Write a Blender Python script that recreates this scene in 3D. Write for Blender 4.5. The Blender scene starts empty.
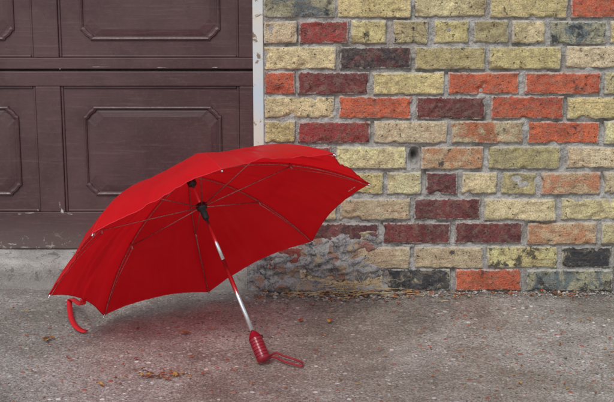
import bpy, bmesh, math, random
from mathutils import Vector, noise
sc=bpy.context.scene
rnd=random.Random(7)
FPX=1279.0; CH=1.0025; PIT=.2207; WY=3.35; DY=3.47
cP,sP=math.cos(PIT),math.sin(PIT)
# survey helpers: convert measurements taken from the photo to metres on a real plane
def wall(px,py,Y=WY):
    dx=(px-307)/FPX; dy=(201-py)/FPX
    ry=cP+dy*sP; rz=-sP+dy*cP; t=Y/ry
    return dx*t, CH+rz*t
def ground(px,py):
    dx=(px-307)/FPX; dy=(201-py)/FPX
    ry=cP+dy*sP; rz=-sP+dy*cP; t=-CH/rz
    return Vector((dx*t, ry*t, 0))
# ---------------------------------------------------------------- helpers
def link(o,parent=None):
    sc.collection.objects.link(o)
    if parent: o.parent=parent
    return o
def empty(name):
    return link(bpy.data.objects.new(name,None))
def mesh_obj(name,verts,faces,mat=None,parent=None,smooth=False,attrs=None):
    me=bpy.data.meshes.new(name); me.from_pydata([tuple(v) for v in verts],[],faces); me.update()
    if mat: me.materials.append(mat)
    if smooth: me.polygons.foreach_set('use_smooth',[True]*len(me.polygons))
    if attrs:
        for an,(ty,data) in attrs.items():
            a=me.attributes.new(an,ty,'POINT')
            if ty=='FLOAT': a.data.foreach_set('value',data)
            else: a.data.foreach_set('color',data)
    return link(bpy.data.objects.new(name,me),parent)
class MB:
    def __init__(s): s.v=[];s.f=[]
    def add(s,v,f):
        o=len(s.v); s.v+= [Vector(p) for p in v]; s.f+=[tuple(i+o for i in q) for q in f]
    def box(s,x0,x1,y0,y1,z0,z1):
        s.add([(x0,y0,z0),(x1,y0,z0),(x1,y1,z0),(x0,y1,z0),(x0,y0,z1),(x1,y0,z1),(x1,y1,z1),(x0,y1,z1)],
              [(0,3,2,1),(4,5,6,7),(0,1,5,4),(1,2,6,5),(2,3,7,6),(3,0,4,7)])
    def tube(s,pts,rad,seg=10,cap=True):
        pts=[Vector(p) for p in pts]; n=len(pts)
        if not hasattr(rad,'__len__'): rad=[rad]*n
        vs=[];fs=[]; ref=None
        for i,p in enumerate(pts):
            t=(pts[min(i+1,n-1)]-pts[max(i-1,0)])
            if t.length<1e-9: t=pts[-1]-pts[0]
            t.normalize()
            if ref is None:
                ref=t.orthogonal().normalized()
            ref=(ref-t*ref.dot(t)).normalized(); b=t.cross(ref)
            for k in range(seg):
                a=2*math.pi*k/seg
                vs.append(p+(ref*math.cos(a)+b*math.sin(a))*rad[i])
        for i in range(n-1):
            for k in range(seg):
                k2=(k+1)%seg
                fs.append((i*seg+k,i*seg+k2,(i+1)*seg+k2,(i+1)*seg+k))
        if cap:
            fs.append(tuple(range(seg))[::-1]); fs.append(tuple((n-1)*seg+k for k in range(seg)))
        s.add(vs,fs)
    def ribbon(s,pts,side,th=.0008):
        n=len(pts); vs=[]
        for i,(p,w) in enumerate(zip(pts,side)):
            t=(pts[min(i+1,n-1)]-pts[max(i-1,0)]).normalized(); nn=t.cross(w).normalized()*th
            vs+=[p-w-nn,p+w-nn,p+w+nn,p-w+nn]
        fs=[]
        for i in range(n-1):
            for k in range(4):
                k2=(k+1)%4; fs.append((i*4+k,i*4+k2,i*4+4+k2,i*4+4+k))
        fs+=[(0,3,2,1),((n-1)*4,(n-1)*4+1,(n-1)*4+2,(n-1)*4+3)]
        s.add(vs,fs)
    def obj(s,name,mat,parent=None,smooth=False,bevel=0,auto=False):
        o=mesh_obj(name,s.v,s.f,mat,parent,smooth)
        if bevel:
            m=o.modifiers.new('b','BEVEL'); m.width=bevel; m.segments=3; m.limit_method='ANGLE'; m.angle_limit=math.radians(40)
        return o
# ---------------------------------------------------------------- shader helper
class NT:
    def __init__(s,name):
        s.m=bpy.data.materials.new(name); s.m.use_nodes=True; s.t=s.m.node_tree; s.t.nodes.clear()
        s.out=s.t.nodes.new('ShaderNodeOutputMaterial'); s.p=s.t.nodes.new('ShaderNodeBsdfPrincipled')
        s.t.links.new(s.p.outputs[0],s.out.inputs[0])
        s.co=s.t.nodes.new('ShaderNodeTexCoord').outputs['Object']
    def L(s,a,b):
        if isinstance(a,bpy.types.NodeSocket): s.t.links.new(a,b)
        else:
            if isinstance(a,(tuple,list)) and len(a)==3 and b.type=='RGBA': a=(*a,1)
            b.default_value=a
    def noise(s,scale,detail=4,rough=.55,vec=None,col=False,dist=0):
        n=s.t.nodes.new('ShaderNodeTexNoise'); n.inputs['Scale'].default_value=scale; n.inputs['Detail'].default_value=detail
        n.inputs['Roughness'].default_value=rough; n.inputs['Distortion'].default_value=dist
        s.L(vec or s.co,n.inputs['Vector']); return n.outputs['Color' if col else 'Fac']
    def vor(s,scale,out='Distance',feature='F1',vec=None,rand=1):
        n=s.t.nodes.new('ShaderNodeTexVoronoi'); n.feature=feature; n.inputs['Scale'].default_value=scale
        n.inputs['Randomness'].default_value=rand
        s.L(vec or s.co,n.inputs['Vector'])
        return n.outputs if out is None else n.outputs[out]
    def ramp(s,f,a,b,va=0.,vb=1.):
        n=s.t.nodes.new('ShaderNodeMapRange'); n.interpolation_type='SMOOTHSTEP'
        for i,v in zip(('From Min','From Max','To Min','To Max'),(a,b,va,vb)): n.inputs[i].default_value=v
        s.L(f,n.inputs['Value']); return n.outputs[0]
    def mix(s,f,a,b,mode='MIX'):
        n=s.t.nodes.new('ShaderNodeMix'); n.data_type='RGBA'; n.blend_type=mode
        s.L(f,n.inputs[0]); s.L(a,n.inputs[6]); s.L(b,n.inputs[7]); return n.outputs[2]
    def math(s,op,a,b=0.,c=None):
        n=s.t.nodes.new('ShaderNodeMath'); n.operation=op; s.L(a,n.inputs[0]); s.L(b,n.inputs[1])
        if c is not None: s.L(c,n.inputs[2])
        return n.outputs[0]
    def attr(s,name,fac=False):
        n=s.t.nodes.new('ShaderNodeAttribute'); n.attribute_name=name; return n.outputs['Fac' if fac else 'Color']
    def sep(s,v):
        n=s.t.nodes.new('ShaderNodeSeparateXYZ'); s.L(v,n.inputs[0]); return n.outputs
    def comb(s,x,y,z):
        n=s.t.nodes.new('ShaderNodeCombineXYZ'); s.L(x,n.inputs[0]); s.L(y,n.inputs[1]); s.L(z,n.inputs[2]); return n.outputs[0]
    def bump(s,h,dist,strength=1,prev=None):
        n=s.t.nodes.new('ShaderNodeBump'); n.inputs['Distance'].default_value=dist; n.inputs['Strength'].default_value=strength
        s.L(h,n.inputs['Height'])
        if prev: s.L(prev,n.inputs['Normal'])
        return n.outputs[0]
    def fin(s,col,rough=.8,normal=None,metal=0,spec=.5):
        s.L(col,s.p.inputs['Base Color']); s.L(rough,s.p.inputs['Roughness']); s.p.inputs['Metallic'].default_value=metal
        s.p.inputs['Specular IOR Level'].default_value=spec
        if normal: s.L(normal,s.p.inputs['Normal'])
        return s.m
# ---------------------------------------------------------------- materials
def mat_brick():
    t=NT('weathered_brick'); c1=t.attr('Col'); c2=t.attr('Col2'); e=t.attr('edge',True); soot=t.attr('soot',True); seed=t.attr('seed',True)
    so=t.sep(t.co); v=t.comb(t.math('MULTIPLY_ADD',seed,37.,so[0]),so[1],so[2])
    big=t.noise(16,4,.7,v,dist=.8); mid=t.noise(55,4,.75,v); fine=t.noise(260,2,.7,v)
    c=t.mix(t.ramp(big,.44,.58),c1,c2)
    c=t.mix(t.ramp(mid,.44,.64,0,.42),c,t.mix(.55,c,(.52,.46,.35)))
    c=t.mix(1.,c,t.mix(t.ramp(fine,.32,.66),(.70,.68,.66),(1.16,1.15,1.14)),'MULTIPLY')
    c=t.mix(1.,c,t.mix(t.ramp(mid,.3,.7),(1.16,1.16,1.16),(.76,.74,.72)),'MULTIPLY')
    gm=t.noise(12,4,.7,dist=.5); c=t.mix(t.ramp(gm,.52,.68,0,.45),c,t.mix(1.,c,(.52,.46,.40),'MULTIPLY'))
    pit=t.ramp(fine,.66,.72); pit2=t.ramp(t.noise(105,2,.6,v),.65,.72)
    pits=t.math('MAXIMUM',t.math('MULTIPLY',pit,.35),t.math('MULTIPLY',pit2,.7))
    c=t.mix(pits,c,(.065,.05,.04))
    sn=t.noise(26,5,.75,v,dist=.4)
    sm=t.ramp(t.math('ADD',sn,t.math('MULTIPLY',soot,.5)),.65,.73)
    c=t.mix(t.math('MULTIPLY',sm,.85),c,(.032,.032,.036))
    st=t.noise(1,3,.6,t.comb(t.math('MULTIPLY',so[0],14.),seed,t.math('MULTIPLY',so[2],150.)))
    c=t.mix(t.ramp(st,.56,.68,0,.45),c,(.15,.10,.065))
    wn=t.noise(75,4,.75); edge=t.ramp(e,.0,.010,.44,0.)
    mm=t.ramp(t.math('ADD',wn,edge),.80,.90)
    wn2=t.noise(21,5,.85); mm2=t.ramp(wn2,.62,.71,0,.55)
    mm=t.math('MAXIMUM',mm,mm2)
    c=t.mix(t.math('MULTIPLY',mm,.7),c,(.46,.44,.40))
    h=t.math('ADD',t.math('MULTIPLY',mid,.9),t.math('MULTIPLY',fine,.4)); h=t.math('SUBTRACT',h,t.math('MULTIPLY',pits,.8))
    return t.fin(c,.78,t.bump(h,.006,.95),spec=.3)
def mat_mortar():
    t=NT('lime_mortar'); a=t.noise(34,5,.7); b=t.noise(240,3,.75); g=t.noise(8,3)
    c=t.mix(t.ramp(a,.38,.62),(.24,.225,.205),(.52,.50,.465)); c=t.mix(t.ramp(b,.35,.65,0,.6),c,(.60,.58,.55))
    c=t.mix(t.ramp(b,.58,.68,0,.7),c,(.14,.12,.105))
    c=t.mix(t.ramp(g,.52,.66,0,.4),c,(.30,.24,.175))
    z=t.sep(t.co)[2]
    c=t.mix(t.ramp(z,.0,.12,.4,0),c,(.20,.185,.17))
    return t.fin(c,.92,t.bump(t.math('ADD',a,b),.006,1),spec=.2)
def mat_patch():
    t=NT('crumbled_mortar'); a=t.noise(30,5,.75,dist=.5); b=t.noise(190,3,.75)
    c=t.mix(t.ramp(a,.38,.6),(.12,.115,.12),(.38,.365,.35)); c=t.mix(t.ramp(b,.4,.7,0,.7),c,(.50,.48,.46))
    vv=t.vor(30,None); cc=t.sep(vv[1])
    c=t.mix(t.math('MULTIPLY',t.ramp(cc[0],.72,.76,0,.85),t.ramp(a,.45,.51)),c,t.mix(cc[1],(.30,.09,.06),(.42,.35,.22)))
    c=t.mix(t.ramp(b,.62,.7,0,.6),c,(.06,.055,.055))
    return t.fin(c,.9,t.bump(t.math('ADD',a,b),.006,1),spec=.2)
def mat_paint():
    t=NT('brown_door_paint'); a=t.noise(5,5,.7); b=t.noise(120,4,.7); so=t.sep(t.co)
    gr=t.noise(1,4,.65,t.comb(t.math('MULTIPLY',so[0],9.),so[1],t.math('MULTIPLY',so[2],150.)))
    c=t.mix(t.ramp(a,.35,.65),(.058,.028,.029),(.088,.045,.046))
    c=t.mix(t.ramp(gr,.54,.70,0,.32),c,(.15,.095,.09))
    c=t.mix(t.ramp(b,.5,.75,0,.3),c,(.14,.095,.09))
    chn=t.noise(42,5,.8,dist=1); ch=t.ramp(chn,.66,.69)
    c=t.mix(t.math('MULTIPLY',ch,.55),c,(.028,.018,.018))
    low=t.math('ADD',so[2],t.math('MULTIPLY',a,.1))
    c=t.mix(t.ramp(low,.14,.24,.4,0),c,(.17,.14,.125))
    fl=t.math('MULTIPLY',t.ramp(chn,.575,.60),t.ramp(so[2],.085,.15,1,0))
    c=t.mix(t.math('MULTIPLY',fl,.75),c,(.34,.31,.27))
    r=t.ramp(b,.3,.7,.34,.52)
    return t.fin(c,r,t.bump(t.math('ADD',t.math('MULTIPLY',gr,.6),t.math('MULTIPLY',ch,-1.)),.0012,.5),spec=.45)
def mat_simple(name,a,b,scale,rough,bump=.001,metal=0,spec=.5,lo=.35,hi=.65):
    t=NT(name); n=t.noise(scale,4,.65); return t.fin(t.mix(t.ramp(n,lo,hi),a,b),rough,t.bump(n,bump,.7),metal,spec)
def mat_trim():
    t=NT('flaking_white_paint'); n=t.noise(30,5,.7,dist=.6); m=t.noise(7,3)
    c=t.mix(t.ramp(m,.4,.65),(.62,.60,.52),(.50,.60,.66)); c=t.mix(t.ramp(n,.58,.64),c,(.22,.17,.12))
    return t.fin(c,.6,t.bump(n,.001,.7))
def mat_ground():
    t=NT('exposed_aggregate_concrete'); so=t.sep(t.co)
    wet=t.noise(2.6,4,.65,dist=.6); a=t.noise(9,4,.7); f=t.noise(200,3,.75)
    base=t.mix(t.ramp(a,.32,.68),(.29,.268,.245),(.45,.428,.398))
    base=t.mix(1.,base,t.mix(t.ramp(f,.36,.64),(.50,.48,.47),(1.32,1.32,1.32)),'MULTIPLY')
    v1=t.vor(100,None); sc1=t.sep(v1[1])
    stone=t.math('MULTIPLY',t.ramp(v1[0],.30,.40,1,0),t.ramp(sc1[0],.40,.44))
    pal=t.mix(sc1[1],(.20,.17,.145),(.70,.68,.65)); pal=t.mix(t.ramp(sc1[2],.87,.90),pal,(.40,.13,.10)); pal=t.mix(t.ramp(sc1[2],.16,.13),pal,(.06,.057,.057))
    c=t.mix(t.math('MULTIPLY',stone,.85),base,pal)
    v2=t.vor(44,None); s2=t.sep(v2[1])
    stone2=t.math('MULTIPLY',t.ramp(t.math('ADD',v2[0],t.math('MULTIPLY',f,.12)),.27,.35,1,0),t.ramp(s2[0],.70,.72))
    pal2=t.mix(t.ramp(s2[1],.2,.7),(.30,.275,.25),(.80,.78,.76)); pal2=t.mix(t.ramp(s2[2],.84,.87),pal2,(.40,.11,.075))
    c=t.mix(t.math('MULTIPLY',stone2,.88),c,pal2)
    wm=t.ramp(t.math('ADD',wet,t.math('MULTIPLY',a,.35)),.55,.78)
    c=t.mix(wm,c,t.mix(1.,c,(.68,.655,.63),'MULTIPLY'))
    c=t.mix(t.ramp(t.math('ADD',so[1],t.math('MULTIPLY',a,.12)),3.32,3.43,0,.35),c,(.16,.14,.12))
    r=t.ramp(wm,0,1,.45,.15)
    h=t.math('ADD',t.math('MULTIPLY',stone,.6),t.math('ADD',t.math('MULTIPLY',f,.8),t.math('MULTIPLY',stone2,.7)))
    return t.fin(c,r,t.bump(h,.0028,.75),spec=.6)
def mat_sill():
    t=NT('worn_concrete_sill'); a=t.noise(7,5,.7); f=t.noise(200,3,.7); n=t.noise(22,4,.75,dist=.6)
    c=t.mix(t.ramp(a,.35,.65),(.26,.24,.22),(.44,.42,.39)); c=t.mix(t.ramp(f,.4,.75,0,.5),c,(.54,.52,.49)); c=t.mix(t.ramp(n,.56,.62,0,.7),c,(.13,.115,.105))
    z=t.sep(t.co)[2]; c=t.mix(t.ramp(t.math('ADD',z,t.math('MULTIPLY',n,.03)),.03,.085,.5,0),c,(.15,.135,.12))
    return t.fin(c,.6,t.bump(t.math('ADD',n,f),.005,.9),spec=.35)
def mat_canopy():
    t=NT('red_nylon_canopy'); n=t.noise(9,4,.55); w=t.noise(900,2,.5)
    c=t.mix(t.ramp(n,.35,.65),(.84,.006,.014),(.93,.013,.022))
    d=t.fin(c,.36,t.bump(t.math('ADD',n,t.math('MULTIPLY',w,.02)),.004,.5),spec=.5)
    t.p.inputs['Sheen Weight'].default_value=.10; t.p.inputs['Sheen Tint'].default_value=(1,.3,.3,1)
    tr=t.t.nodes.new('ShaderNodeBsdfTranslucent'); tr.inputs[0].default_value=(1.,.008,.016,1)
    mx=t.t.nodes.new('ShaderNodeMixShader'); mx.inputs[0].default_value=.52
    t.t.links.new(t.p.outputs[0],mx.inputs[1]); t.t.links.new(tr.outputs[0],mx.inputs[2]); t.t.links.new(mx.outputs[0],t.out.inputs[0])
    return t.m
M_brick=mat_brick(); M_mort=mat_mortar(); M_patch=mat_patch(); M_paint=mat_paint(); M_trim=mat_trim()
M_ground=mat_ground(); M_sill=mat_sill(); M_can=mat_canopy()
M_dark=mat_simple('dark_gap',(.012,.01,.01),(.03,.025,.022),40,.9)
M_chip=mat_simple('exposed_primer',(.25,.24,.22),(.48,.47,.42),120,.8)
M_steel=mat_simple('chromed_steel',(.75,.75,.76),(.85,.85,.86),300,.22,.0001,1)
M_rib=mat_simple('rib_steel',(.40,.10,.10),(.60,.26,.26),200,.38,.0001,.7)
M_black=mat_simple('black_plastic',(.012,.012,.014),(.02,.02,.022),200,.35,.0002)
M_hand=mat_simple('dark_red_plastic',(.22,.006,.018),(.28,.008,.022),60,.28,.0002)
M_strap=mat_simple('red_webbing',(.50,.006,.014),(.68,.010,.02),500,.7,.0006)
M_strap2=mat_simple('maroon_webbing',(.20,.01,.018),(.30,.02,.03),500,.7,.0006)
M_label=mat_simple('pale_stitching',(.6,.45,.45),(.7,.55,.55),500,.8,.0003)
# ---------------------------------------------------------------- ground
def axis(dense0,dense1,step,far):
    a=[];x=dense0
    while x<dense1: a.append(x); x+=step
    s=step
    hi=[];x=dense1
    while x<far: hi.append(x); s*=1.35; x+=s
    hi.append(far)
    s=step; lo=[];x=dense0-step
    while x>-far: lo.append(x); s*=1.35; x-=s
    lo.append(-far)
    return lo[::-1]+a+hi
gx=axis(-1.3,1.3,.007,60); gy=axis(2.1,3.6,.007,60)
def gh(x,y):
    if abs(x)>1.5 or y<1.9 or y>3.8: return 0
    e=.0035*noise.noise(Vector((x*3,y*3,2)))+.0020*noise.noise(Vector((x*22,y*22,5)))+.0018*noise.noise(Vector((x*60,y*60,9)))-.003
    return e
vs=[(x,y,gh(x,y)) for y in gy for x in gx]; nx=len(gx)
fs=[(j*nx+i,j*nx+i+1,(j+1)*nx+i+1,(j+1)*nx+i) for j in range(len(gy)-1) for i in range(nx-1)]
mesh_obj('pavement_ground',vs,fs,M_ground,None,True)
# ---------------------------------------------------------------- brick wall
WALL=empty('brick_wall')
XL=wall(264,130)[0]            # left end of the brickwork (door jamb)
palette={
 'y':((.58,.50,.245),(.48,.41,.20)), 'Y':((.65,.575,.335),(.54,.47,.27)), 'g':((.44,.395,.20),(.34,.30,.17)),
 't':((.54,.43,.28),(.59,.50,.33)), 'o':((.48,.12,.06),(.37,.08,.05)), 'O':((.53,.135,.065),(.42,.10,.055)),
 'm':((.13,.042,.046),(.18,.048,.048)), 'M':((.17,.055,.058),(.10,.04,.045)), 'r':((.30,.055,.05),(.22,.055,.05)),
 'b':((.065,.048,.056),(.14,.052,.058)), 'x':((.46,.17,.085),(.52,.44,.28)), 'k':((.40,.37,.24),(.06,.065,.075)),
 'n':((.14,.18,.185),(.36,.355,.24)), 'w':((.50,.24,.13),(.54,.40,.25)) }
rows=[
 [(264,335,'n',.2),(337,411,'y',.1),(415,486,'Y',.05),(490,567,'y',.1),(571,645,'o',0)],
 [(264,297,'t',.1),(299,348,'r',.1),(351,386,'y',.2),(393,428,'g',.2),(434,469,'y',0),(474,508,'g',.15),(512,546,'Y',.1),(550,606,'n',.25),(610,645,'y',0)],
 [(264,336,'Y',.05),(340,411,'b',.15),(415,485,'y',.1),(489,561,'y',.05),(566,640,'t',.05)],
 [(264,295,'o',.1),(298,369,'m',0),(373,444,'y',.05),(448,519,'O',.1),(525,600,'O',.1),(604,640,'Y',0)],
 [(264,334,'Y',.15),(339,411,'O',.1),(416,485,'m',.05),(491,563,'o',.1),(567,640,'y',.1)],
 [(264,295,'y',0),(298,370,'r',.1),(374,447,'t',.05),(451,523,'x',.1),(528,599,'O',.1),(604,640,'Y',0)],
 [(264,331,'r',.2),(336,406,'Y',.05),(421,483,'w',.15),(488,560,'g',0),(567,640,'t',.1)],
 [(264,300,'o',.1),(305,383,'y',.1),(387,421,'Y',0),(426,457,'M',0),(462,497,'Y',0),(501,536,'g',.15),(541,600,'w',0),(604,640,'t',0)],
 [(264,336,'t',.1),(340,410,'t',.05),(414,480,'m',.1),(484,556,'Y',.05),(561,636,'Y',0)],
 [(300,378,'M',.2),(383,450,'m',.1),(455,522,'m',.1),(527,596,'w',.05),(601,636,'Y',0)],
 [(268,340,'r',.2),(345,410,'t',.1),(414,483,'t',.15),(487,557,'y',.3),(561,611,'k',.45),(614,650,'y',.2)],
 [(300,383,'t',.3),(387,450,'k',.35),(455,521,'O',.1),(526,612,'n',.25),(615,650,'t',.2)],
]
cz=[6,32,57.5,83,107.5,132,157.5,183,209,233,257,279.5]
zc=[wall(400,c)[1] for c in cz]; HB=.0585
BV=[];BF=[];C1=[];C2=[];ED=[];SO=[];SE=[]
def brick(x0,x1,z0,z1,key,soot,fine=True,Y=WY):
    st=.0033 if fine else .03
    w=x1-x0;h=z1-z0; nx=max(3,int(w/st)); nz=max(3,int(h/st))
    sd=rnd.random()*10; off=rnd.uniform(-.002,.0035); tilt=rnd.uniform(-.004,.004); tz=rnd.uniform(-.0018,.0018)
    a,b=palette[key]; j=rnd.uniform(.84,1.12); a=[min(1,k*j*rnd.uniform(.95,1.05)) for k in a]; b=[min(1,k*j) for k in b]
    if rnd.random()<.3: a,b=b,a
    o=len(BV)
    us=[0]+[i/nx for i in range(nx+1)]+[1]; ws=[0]+[i/nz for i in range(nz+1)]+[1]
    NX=len(us)
    for jj,v in enumerate(ws):
        for ii,u in enumerate(us):
            x=x0+w*u; z=z0+h*v+tz*(u-.5); skirt=ii in(0,NX-1) or jj in(0,len(ws)-1)
            e=min(u*w,(1-u)*w,v*h,(1-v)*h); y=Y-.0055-off+tilt*(u-.5)
            if fine:
                q=Vector((x*1+sd*9,sd,z))
                wob=noise.noise(q*45)*.0024+noise.noise(q*140)*.0016
                if e<.002:
                    if u*w<.002 or (1-u)*w<.002: x+=wob
                    if v*h<.002 or (1-v)*h<.002: z+=noise.noise(q*40+Vector((5,5,5)))*.0020+noise.noise(q*150)*.0015
                chip=max(0,noise.noise(q*34+Vector((9,1,3)))-.08)*.036
                rr=.0022+max(0,noise.noise(q*28)-.0)*.018
                if e<rr: k=1-e/rr; y+=min(rr,.006)*.5*(1-math.sqrt(max(0,1-k*k)))+chip*k
                y+=noise.noise(q*70)*.0015+noise.noise(q*210)*.0008+max(0,noise.noise(q*30+Vector((2,8,1)))-.32)*.016
            if skirt: y=Y+.03
            BV.append((x,y,z)); C1.extend((*a,1)); C2.extend((*b,1)); ED.append(e); SO.append(soot); SE.append(sd)
    for jj in range(len(ws)-1):
        for ii in range(NX-1):
            BF.append((o+jj*NX+ii,o+jj*NX+ii+1,o+(jj+1)*NX+ii+1,o+(jj+1)*NX+ii))
rkeys='yYygtoOmMrbwt'
for ri,row in enumerate(rows):
    z=zc[ri]
    last=0
    for (a,b,k,s) in row:
        xa=wall(a,cz[ri])[0]; xb=wall(b,cz[ri])[0]
        if a==264: xa=XL+.002
        zz=z+rnd.uniform(-.0015,.0015); hh=HB*rnd.uniform(.97,1.03)
        brick(xa+.0002,xb-.0002,zz-hh/2,zz+hh/2,k,s); last=xb
    x=last+.01
    while x<3.2:
        wdt=.195; brick(x,min(x+wdt,3.2),z-HB/2,z+HB/2,rnd.choice(rkeys),rnd.choice((0,.1,.3)),False); x+=wdt+.01
pitch=.0664; z=zc[0]+pitch; n=1
DOORTOP=2.16
while z<3.2:
    x=XL+.002 if z<DOORTOP else -3.6
    if n%2: 
        brick(x,x+.095,z-HB/2,z+HB/2,rnd.choice(rkeys),.1,False); x+=.105
    while x<3.2:
        brick(x,min(x+.195,3.2),z-HB/2,z+HB/2,rnd.choice(rkeys),rnd.choice((0,.1,.3)),False); x+=.205
    z+=pitch; n+=1
mesh_obj('bricks',BV,BF,M_brick,WALL,True,{'Col':('FLOAT_COLOR',C1),'Col2':('FLOAT_COLOR',C2),'edge':('FLOAT',ED),'soot':('FLOAT',SO),'seed':('FLOAT',SE)})
# mortar sheet
def gridmesh(xs,zs,yf):
    v=[(x,yf(x,z),z) for z in zs for x in xs]; n=len(xs)
    f=[(j*n+i,j*n+i+1,(j+1)*n+i+1,(j+1)*n+i) for j in range(len(zs)-1) for i in range(n-1)]
    return v,f
def arange(a,b,s): 
    n=max(1,int(round((b-a)/s))); return [a+(b-a)*i/n for i in range(n+1)]
hX,hZ=wall(414,157)
def my(x,z):
    if x>1.05 or z>.95: return WY+.002
    q=Vector((x,0,z))
    y=WY+.0016+noise.noise(q*22)*.0030+noise.noise(q*90)*.0022+noise.noise(q*260)*.0014+max(0,noise.noise(q*14)-.15)*.026
    d=math.hypot((x-hX)/.013,(z-hZ)/.024)
    if d<1.3: y+=.055*max(0,1.2-d)
    return y
v,f=gridmesh(arange(XL,.95,.0026)+[1.2,3.2],arange(-.03,.92,.0026)+[1.2,3.2],my)
mesh_obj('mortar',v,f,M_mort,WALL,True)
b=MB(); b.box(-3.6,XL-.002,WY+.002,WY+.3,DOORTOP,3.2); b.box(XL+.002,3.2,WY+.08,WY+.3,-.03,3.199); b.obj('masonry_core',M_mort,WALL)
# crumbled mortar mass at the foot of the jamb
px0,pz0=wall(258,292); px1,pz1=wall(392,228)
blobs=[(wall(a,b_),c*.0027,d*.0028,e) for a,b_,c,d,e in ((344,266,38,14,.013),(352,244,24,12,.010),(300,286,36,7,.020),(345,289,44,5,.020),(278,264,16,12,.008),(368,240,13,8,.008),(318,256,20,18,.012))]
def pm(x,z):
    h=-.012
    for (X,Z),rX,rZ,am in blobs:
        d=((x-X)/rX)**2+((z-Z)/rZ)**2
        if d<1.8: h=max(h,am*(1-d*.8))
    q=Vector((x,3,z))
    s=noise.noise(q*16)*.011+noise.noise(Vector((x*30,1,z*75)))*.008
    s=round(s/.004)*.004*.6+s*.4
    return h+s+noise.noise(q*80)*.004+noise.noise(q*190)*.002
def pyf(x,z):
    k=pm(x,z); return WY-.004-k if k>-.008 else WY+.008
v,f=gridmesh(arange(px0-.03,px1+.06,.0026),arange(-.03,pz1+.05,.0026),pyf)
mesh_obj('crumbled_mortar',v,f,M_patch,WALL,True)
# ---------------------------------------------------------------- door
DOOR=empty('panelled_garage_door')
def dx(px,py=150): return wall(px,py,DY)[0]
def dz(py): return wall(150,py,DY)[1]
xj=wall(254,130)[0]
jb=MB(); jb.box(wall(253.5,130)[0],XL,WY-.004,DY+.03,.105,DOORTOP); jb.obj('door_jamb',M_trim,DOOR,bevel=.003)
jb=MB(); jb.box(wall(253.5,130)[0],XL,WY+.004,DY+.03,-.02,.104); jb.obj('jamb_footing',M_patch,DOOR,bevel=.003)
zb=dz(249); zt=dz(70); SH=zt-zb
xr=xj-.002
boards=MB(); plates=MB(); mould=MB(); gaps=MB()
pr=dx(240); pl=dx(63); stw=dx(62)-dx(37); pitchx=(pr-pl)+stw
def loft_panel(x0,x1,z0,z1,ytop,n=.022):
    def outline(i):
        a0,a1,b0,b1=x0+i,x1-i,z0+i,z1-i; m=n
        pts=[]
        for (cx,cz_,sx,sz) in ((a0,b0,1,1),(a1,b0,-1,1),(a1,b1,-1,-1),(a0,b1,1,-1)):
            c=[(cx,cz_+sz*m*1.25),(cx+sx*m*.28,cz_+sz*m*1.1),(cx+sx*m*.5,cz_+sz*m*.75),(cx+sx*m*.75,cz_+sz*m*.5),(cx+sx*m*1.1,cz_+sz*m*.28),(cx+sx*m*1.25,cz_)]
            if (sx,sz) in ((-1,1),(1,-1)): c=c[::-1]
            pts+=c
        return pts
    prof=[(0,.0),(.0015,-.005),(.005,-.0065),(.009,-.004),(.011,.0005),(.016,-.001),(.03,-.0035)]
    vs=[];fs=[];k=None
    for i,d in prof:
        o=outline(i); k=len(o); vs+=[(x,ytop+d,z) for x,z in o]
    for r_ in range(len(prof)-1):
        for q in range(k):
            q2=(q+1)%k; fs.append((r_*k+q,r_*k+q2,(r_+1)*k+q2,(r_+1)*k+q))
    fs.append(tuple((len(prof)-1)*k+q for q in range(k)))
    mould.add(vs,fs)
yp=DY+.009
xlft=-3.4
for s in range(4):
    z0=zb+s*SH+(.0 if s==0 else .002); z1=zb+(s+1)*SH-.004
    br=(dz(212)-dz(249)) if s==0 else (dz(58)-dz(69.5)) ; tr=dz(72)-dz(87)
    za=z0+br; zc_=z1-tr
    boards.box(xlft,xr,DY,DY+.03,z0,za); boards.box(xlft,xr,DY,DY+.03,zc_,z1)
    plates.box(xlft,xr,yp,yp+.02,za-.01,zc_+.01)
    gaps.box(xlft,xr,DY+.012,DY+.03,z1,z1+.006)
    x=pr; boards.box(x,xr,DY,DY+.03,za,zc_)
    while x>xlft+.3:
        x0=x-(pr-pl); 
        boards.box(x0-stw,x0,DY,DY+.03,za,zc_)
        ins=dx(83)-dx(62)
        loft_panel(x0+ins,x-ins*.85,za+dz(196)-dz(212),zc_-(dz(87)-dz(107)),yp)
        for (a,b_,c,d) in ((x0,x0+.007,za,zc_),(x-.007,x,za,zc_),(x0+.007,x-.007,za,za+.007),(x0+.007,x-.007,zc_-.007,zc_)):
            boards.box(a,b_,yp-.0045,yp+.01,c,d)
        x=x0-stw
boards.obj('frame_boards',M_paint,DOOR,bevel=.0028)
plates.obj('panel_plates',M_paint,DOOR)
mould.obj('panel_mouldings',M_paint,DOOR)
gaps.obj('section_gap',M_dark,DOOR)
ch=MB()
def chip(px,py,w,h,seed,y=DY-.0006):
    r=random.Random(seed); X,Z=wall(px,py,DY); n=18; vs=[(X,y,Z)]
    for i in range(n):
        a=2*math.pi*i/n; k=r.uniform(.25,1.15); vs.append((X+math.cos(a)*w*k,y,Z+math.sin(a)*h*k))
    ch.add(vs,[(0,1+i,1+(i+1)%n) for i in range(n)])
for i,(a,b_,w,h) in enumerate(((62,211,.004,.010),(240,212,.003,.006),(236,215,.012,.002),(242,206,.003,.008),(70,214,.010,.0016),(30,213,.014,.0018),(100,67,.03,.0010),(160,67.5,.02,.0009),(20,214,.008,.002),(60,205,.0012,.012),(215,67.5,.012,.0010),(38,210,.002,.004),(60,69,.002,.002),(242,150,.0008,.01),(50,246,.02,.0018),(12,244,.012,.003),(24,247,.02,.0015),(44,240,.003,.002))):
    chip(a,b_,w,h,i)
ch.obj('paint_chips',M_chip,DOOR)
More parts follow.
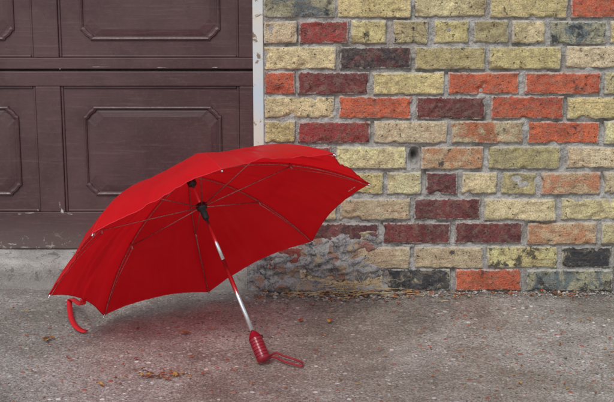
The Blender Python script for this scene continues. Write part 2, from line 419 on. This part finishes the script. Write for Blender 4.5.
# sill
xs=arange(-3.4,-1.3,.1)+arange(-1.29,XL-.004,.008)
prof=[(DY+.06,zb+.002),(DY+.02,zb-.001),(DY,zb-.002),(DY-.02,zb-.006),(DY-.035,zb-.010),(DY-.05,zb-.014),(DY-.058,zb-.019),(DY-.065,zb-.028),(DY-.069,.035),(DY-.073,.022),(DY-.078,.010),(DY-.09,.001),(DY-.12,-.012)]
vs=[];n=len(prof)
for x in xs:
    for (y,z) in prof:
        q=Vector((x,y*2,z*2)); k=1 if z<zb-.008 else .3
        vs.append((x,y+k*(noise.noise(q*9)*.014+noise.noise(q*35)*.006),z+k*(noise.noise(q*14+Vector((3,3,3)))*.007+noise.noise(q*50)*.003)))
fs=[(i*n+j,(i+1)*n+j,(i+1)*n+j+1,i*n+j+1) for i in range(len(xs)-1) for j in range(n-1)]
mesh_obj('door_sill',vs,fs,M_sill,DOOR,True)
# ---------------------------------------------------------------- umbrella
UMB=empty('red_umbrella')
az,el,roll,R,Lr,D=.6517,.8899,.0300,.4050,.3100,.1720
HX,HY=-.1010,2.7736
A3=Vector((-math.sin(az)*math.cos(el),math.cos(az)*math.cos(el),math.sin(el)))
E1=Vector((math.cos(az),math.sin(az),0)); E2=A3.cross(E1)
if E2.z<0:E2=-E2
H0=Vector((HX,HY,.016)); CC=H0+A3*Lr
def U(x,y,z): return CC+E1*x+E2*y+A3*z
alpha=2*math.atan(D/R)
tipR=[1,1,1,.955,.985,1,1,1]
def ribp(k,t,inset=0):
    k%=8; ph=math.radians(-67.5+45*k)+roll; Rk=R*tipR[k]
    rho=Rk*math.sin(t*alpha)/math.sin(alpha); h=D-(D)*(1-math.cos(t*alpha))/(1-math.cos(alpha))
    rho-=inset*math.sin(t*alpha); h-=inset*math.cos(t*alpha)
    return rho*math.cos(ph),rho*math.sin(ph),h
V=[];Fc=[];NT_=56;NS=32
for k in range(8):
    o=len(V)
    for i in range(NT_+1):
        t=i/NT_
        for j in range(NS+1):
            s=j/NS; u=2*s-1; w=(1-u*u)
            tt=t*(1-.045*w*t*t)
            a=Vector(ribp(k,tt)); b_=Vector(ribp(k+1,tt)); p=a.lerp(b_,s)
            inn=Vector((-p.x,-p.y,-R*.6)).normalized()
            p+=inn*(.008*w*t*(1.2-t))
            q=Vector((p.x*7,p.y*7,k*3.1))
            p+=inn*w*(noise.noise(q)*.010*t+noise.noise(q*3)*.0048*t)
            p+=inn*w*t*t*noise.noise(Vector((u*9,t*2.2,k*5)))*.0055
            p+=inn*math.exp(-((u-.02)/.05)**2)*.0034*t
            p+=inn*math.exp(-((t-.62)/.012)**2)*.0022*w
            p+=inn*math.exp(-((t-.34)/.010)**2)*.0016*w
            V.append(U(*p))
    for i in range(NT_):
        for j in range(NS):
            Fc.append((o+i*(NS+1)+j,o+i*(NS+1)+j+1,o+(i+1)*(NS+1)+j+1,o+(i+1)*(NS+1)+j))
mesh_obj('canopy',V,Fc,M_can,UMB,True)
def cv(k,i,j): return Vector(V[k*(NT_+1)*(NS+1)+i*(NS+1)+j])
hm=MB()
for k in range(8):
    hm.tube([cv(k,NT_,j) for j in range(NS+1)],.0011,6)
    hm.tube([U(*ribp(k,t/14,.0008)) for t in range(1,15)],.0011,6)
hm.obj('canopy_hem_and_seams',M_strap,UMB,True)
lb=MB()
for i0 in range(3):
    P0=cv(1,NT_-2,NS-6+i0); P1=cv(1,NT_-2,NS-5+i0)-(cv(1,NT_-2,NS-5+i0)-P0)*.35
    off=-A3*.0016
    lb.tube([P0+off,P1+off],.0010,6)
lb.obj('hem_tab',M_label,UMB)
rb=MB(); tp=MB()
zrun=D-.088
for k in range(8):
    rb.tube([U(*ribp(k,t/18,.006)) for t in range(1,19)],.0013,7)
    m=Vector(ribp(k,.56,.008)); ph=math.radians(-67.5+45*k)+roll
    rb.tube([U(.011*math.cos(ph),.011*math.sin(ph),zrun),U(*m)],.0016,7)
    m1=Vector(ribp(k,.56,.014)); m2=Vector(ribp(k,.93,.007))
    rb.tube([U(*m1),U(*ribp(k,.75,.012)),U(*m2)],.0008,6)
    rb.tube([U(*ribp(k,.55,.002)),U(*ribp(k,.57,.016))],.0026,8)
    tp.tube([U(*ribp(k,.99,.003)),U(*ribp(k,1.008,.003))],[.0020,.0020],8); tp.tube([U(*ribp(k,1.008,.003)),U(*ribp(k,1.014,.003))],[.0028,.0016],8)
rb.obj('ribs_and_stretchers',M_rib,UMB,True)
tp.obj('rib_tips',M_steel,UMB,True)
bk=MB()
bk.tube([U(0,0,D-.03),U(0,0,D-.028),U(0,0,D-.008),U(0,0,D-.003)],[.009,.011,.011,.006],18)
bk.tube([U(0,0,zrun-.034),U(0,0,zrun-.032),U(0,0,zrun-.008),U(0,0,zrun-.007),U(0,0,zrun+.007),U(0,0,zrun+.009)],[.006,.0075,.0085,.0125,.0125,.008],18)
bk.obj('runner_and_notch',M_black,UMB,True)
sh=MB()
z_h=-Lr+.062
sh.tube([U(0,0,z_h-.01),U(0,0,-.06)],.0052,16); sh.tube([U(0,0,-.06),U(0,0,.05)],.0044,16); sh.tube([U(0,0,.05),U(0,0,D)],.0036,16)
o=sh.obj('shaft',M_steel,UMB,True)
cap=MB(); cap.tube([U(0,0,D-.002),U(0,0,D+.004),U(0,0,D+.006),U(0,0,D+.014),U(0,0,D+.016)],[.016,.012,.006,.005,.002],18); cap.obj('ferrule_cap',M_hand,UMB,True)
zs_=-Lr-.012
prof=[(0,.006),(.002,.0120),(.005,.0148)]
for i in range(7):
    z=.010+i*.0075; prof+=[(z-.0028,.0160),(z+.0012,.0160),(z+.0020,.0146),(z+.0034,.0146),(z+.0042,.0160)]
prof+=[(.063,.0142),(.068,.0110),(.072,.0083),(.074,.0078)]
hd=MB(); hd.tube([U(0,0,zs_+a) for a,_ in prof],[r for _,r in prof],28); o=hd.obj('handle',M_hand,UMB,False)
o.data.polygons.foreach_set('use_smooth',[True]*len(o.data.polygons))
m=o.modifiers.new('es','EDGE_SPLIT'); m.split_angle=math.radians(50)
bt=MB(); bt.tube([U(.012,.004,zs_+.058),U(.0170,.005,zs_+.058)],.004,12); bt.obj('release_button',M_black,UMB,True)
e0=U(0,0,zs_+.004)
def bez(P,n=24):
    out=[]
    for s in range(len(P)-1):
        p0=P[max(s-1,0)];p1=P[s];p2=P[s+1];p3=P[min(s+2,len(P)-1)]
        for i in range(n):
            t=i/n; out.append(.5*((2*p1)+(-p0+p2)*t+(2*p0-5*p1+4*p2-p3)*t*t+(-p0+3*p1-3*p2+p3)*t**3))
    out.append(P[-1]); return out
g=lambda a,b_,z=.004: ground(a,b_)+Vector((0,0,z))
path=bez([e0,g(275,358,.012),g(284,359.5,.009),g(294,361.5,.006),g(302,364,.004),g(302,367,.003),g(293,365.5,.004),g(283,363,.005),g(273,360,.008),e0+Vector((.002,-.004,-.002))],8)
st=MB(); st.ribbon(path,[Vector((0,.0012,.0024))]*len(path)); st.tube([path[0],path[3]],.003,8); st.obj('wrist_strap',M_strap2,UMB,True)
s0=cv(6,NT_,18)
path=bez([s0,s0+Vector((-.004,-.006,-.012)),g(71,309,.028),g(70.5,318,.012),g(74,326,.006),g(80,331,.004),g(86,333,.004)],8)
st=MB(); st.ribbon(path,[Vector((.007,.004,0)).lerp(Vector((.004,.008,.0)),i/len(path)) for i in range(len(path))],.001); st.obj('closing_strap',M_strap,UMB,True)
# ---------------------------------------------------------------- debris
def rock(mb,p,s,r):
    vs=[];seg=6
    ax=[r.uniform(.6,1.2)*s for _ in range(3)]; rot=r.uniform(0,6.28)
    for lat in (-.6,.0,.6):
        for k in range(seg):
            a=2*math.pi*k/seg+rot; c=math.cos(lat)*r.uniform(.75,1.15)
            vs.append((p.x+ax[0]*c*math.cos(a),p.y+ax[1]*c*math.sin(a),p.z+ax[2]*.7*(math.sin(lat)+.4)))
    vs.append((p.x,p.y,p.z+ax[2]*.95)); 
    fs=[(j*seg+k,j*seg+(k+1)%seg,(j+1)*seg+(k+1)%seg,(j+1)*seg+k) for j in range(2) for k in range(seg)]+[(2*seg+k,2*seg+(k+1)%seg,3*seg) for k in range(seg)]
    mb.add(vs,fs)
def mat_var(name,cols,rough=.85):
    t=NT(name); v=t.sep(t.vor(70,'Color')); c=cols[0]; 
    for i,k in enumerate(cols[1:]): c=t.mix(t.ramp(v[0],(i+1)/len(cols)-.01,(i+1)/len(cols)+.01),c,k)
    n=t.noise(300,3); return t.fin(t.mix(t.ramp(n,.3,.7,0,.4),c,t.mix(1.,c,(.5,.5,.5),'MULTIPLY')),rough,t.bump(n,.001,.6),spec=.3)
M_grav=mat_var('gravel_mix',[(.34,.31,.27),(.20,.17,.14),(.50,.47,.43),(.28,.24,.20),(.34,.12,.07),(.27,.24,.20),(.44,.40,.35),(.16,.14,.12)])
M_leaf=mat_var('dead_leaf',[(.40,.16,.04),(.26,.08,.035),(.46,.28,.08),(.38,.06,.03),(.14,.07,.04)],.6)
M_straw=mat_simple('dry_straw',(.48,.34,.16),(.64,.50,.28),60,.8)
gr=MB(); r=random.Random(3)
for i in range(2000):
    if r.random()<.5:
        px=r.uniform(262,640); d=abs(r.gauss(0,1))*.022; P=Vector((wall(px,290)[0],WY-.008-d,-.001)); s=r.uniform(.0010,.0042)*(1 if r.random()<.93 else 2.0)
    elif r.random()<.4:
        px=r.uniform(255,400); P=Vector((wall(px,290)[0],WY-.02-abs(r.gauss(0,1))*.04,-.001)); s=r.uniform(.0015,.0065)
    else:
        P=Vector((r.uniform(-1,1),r.uniform(2.35,3.3),-.002)); s=r.uniform(.001,.0028)
    rock(gr,P,s,r)
gr.obj('gravel',M_grav)
lf=MB()
def leaf(P,s,r):
    a=r.uniform(0,6.28); d=Vector((math.cos(a),math.sin(a),0)); n=Vector((-d.y,d.x,0)); c=r.uniform(.1,.5)*s; w=r.uniform(.25,.55)
    vs=[];N=6
    for i in range(N+1):
        t=i/N; ww=s*w*math.sin(math.pi*min(1,t*1.02))**.8*.5*r.uniform(.75,1.15)+.0002; zz=P.z+c*math.sin(t*3)*.35
        ctr=P+d*(t-.5)*s; ctr.z=zz
        vs+=[ctr-n*ww+Vector((0,0,c*.25*r.random())),ctr,ctr+n*ww+Vector((0,0,c*.3*r.random()))]
    fs=[]
    for i in range(N):
        for k in range(2): fs.append((i*3+k,i*3+k+1,i*3+3+k+1,i*3+3+k))
    lf.add(vs,fs)
for (a,b_,s) in ((46,340,.034),(52,338,.02),(185,334,.03),(301,321,.028),(330,322,.03),(150,376,.03),(160,377,.02),(176,375,.024),(100,386,.028),(420,333,.016),(460,352,.015),(452,318,.016),(498,330,.014),(560,345,.014),(210,330,.015),(138,330,.02),(120,300,.02),(395,298,.02),(70,360,.016),(340,380,.012),(520,384,.014),(244,318,.014),(380,350,.014),(590,320,.014),(28,312,.02)):
    leaf(ground(a,b_)+Vector((0,0,.003)),s,r)
for i in range(320):
    P=Vector((r.uniform(-.9,.95),r.uniform(2.35,3.3),.001)); leaf(P,r.uniform(.004,.012),r)
for i in range(150):
    P=Vector((r.uniform(XL,.9) if i%2 else r.gauss(.1,.13),WY-.01-abs(r.gauss(0,.03)),.004)); leaf(P,r.uniform(.006,.020),r)
for i in range(40):
    P=ground(r.gauss(160,20),r.gauss(374,4))+Vector((0,0,.002)); leaf(P,r.uniform(.006,.018),r)
lf.obj('fallen_leaves',M_leaf)
wd=MB()
def blade(p,d,l,cv_,w,r):
    pts=[];n=10
    for i in range(n+1):
        t=i/n; pts.append(p+d*l*t+Vector((cv_*t*t*l,-.15*t*t*l*abs(cv_),-t*t*l*.35*abs(cv_))))
    for q in pts: q.z=max(q.z,.002)
    wd.tube(pts,[w*(1-.8*i/n) for i in range(n+1)],5)
base=Vector((wall(352,285)[0],WY-.045,.025))
for i in range(34):
    a=r.uniform(-1.4,1.4); d=Vector((math.sin(a)*.8,-r.uniform(.0,.4),math.cos(a)*r.uniform(.3,1))).normalized()
    blade(base+Vector((r.uniform(-.045,.04),0,r.uniform(-.02,.01))),d,r.uniform(.03,.095),r.uniform(-1.2,1.2),.0011,r)
for i in range(90):
    p=Vector((r.gauss(base.x,.12),WY-.025-abs(r.gauss(0,.03)),.006)); a=r.uniform(0,6.28)
    blade(p,Vector((math.cos(a),math.sin(a)*.5,.08)),r.uniform(.015,.05),r.uniform(-.5,.5),.0009,r)
wd.obj('dry_weeds',M_straw,None,True)
# ---------------------------------------------------------------- light, camera
w=bpy.data.worlds.new('World'); sc.world=w; w.use_nodes=True; nt=w.node_tree; bg=nt.nodes['Background']
sky=nt.nodes.new('ShaderNodeTexSky'); sky.sky_type='NISHITA'; sky.sun_disc=False
SE_,SR=math.radians(48),math.radians(198)
sky.sun_elevation=SE_; sky.sun_rotation=SR; sky.air_density=1; sky.dust_density=2
hs=nt.nodes.new('ShaderNodeHueSaturation'); hs.inputs['Saturation'].default_value=.55
nt.links.new(sky.outputs[0],hs.inputs['Color']); nt.links.new(hs.outputs[0],bg.inputs[0]); bg.inputs[1].default_value=.15
sd=bpy.data.lights.new('sun','SUN'); sd.energy=1.5; sd.angle=math.radians(18); sd.color=(1,.985,.96); so_=link(bpy.data.objects.new('sun',sd))
dirv=Vector((math.sin(SR)*math.cos(SE_),math.cos(SR)*math.cos(SE_),math.sin(SE_)))
so_.rotation_euler=dirv.to_track_quat('Z','Y').to_euler(); so_.location=dirv*8
cd=bpy.data.cameras.new('camera'); cd.sensor_width=36; cd.lens=FPX/614*36; cd.clip_end=300; cd.clip_start=.05
co=link(bpy.data.objects.new('camera',cd)); co.location=(0,0,CH); co.rotation_euler=(math.pi/2-PIT,0,0); sc.camera=co
sc.view_settings.view_transform='Standard'
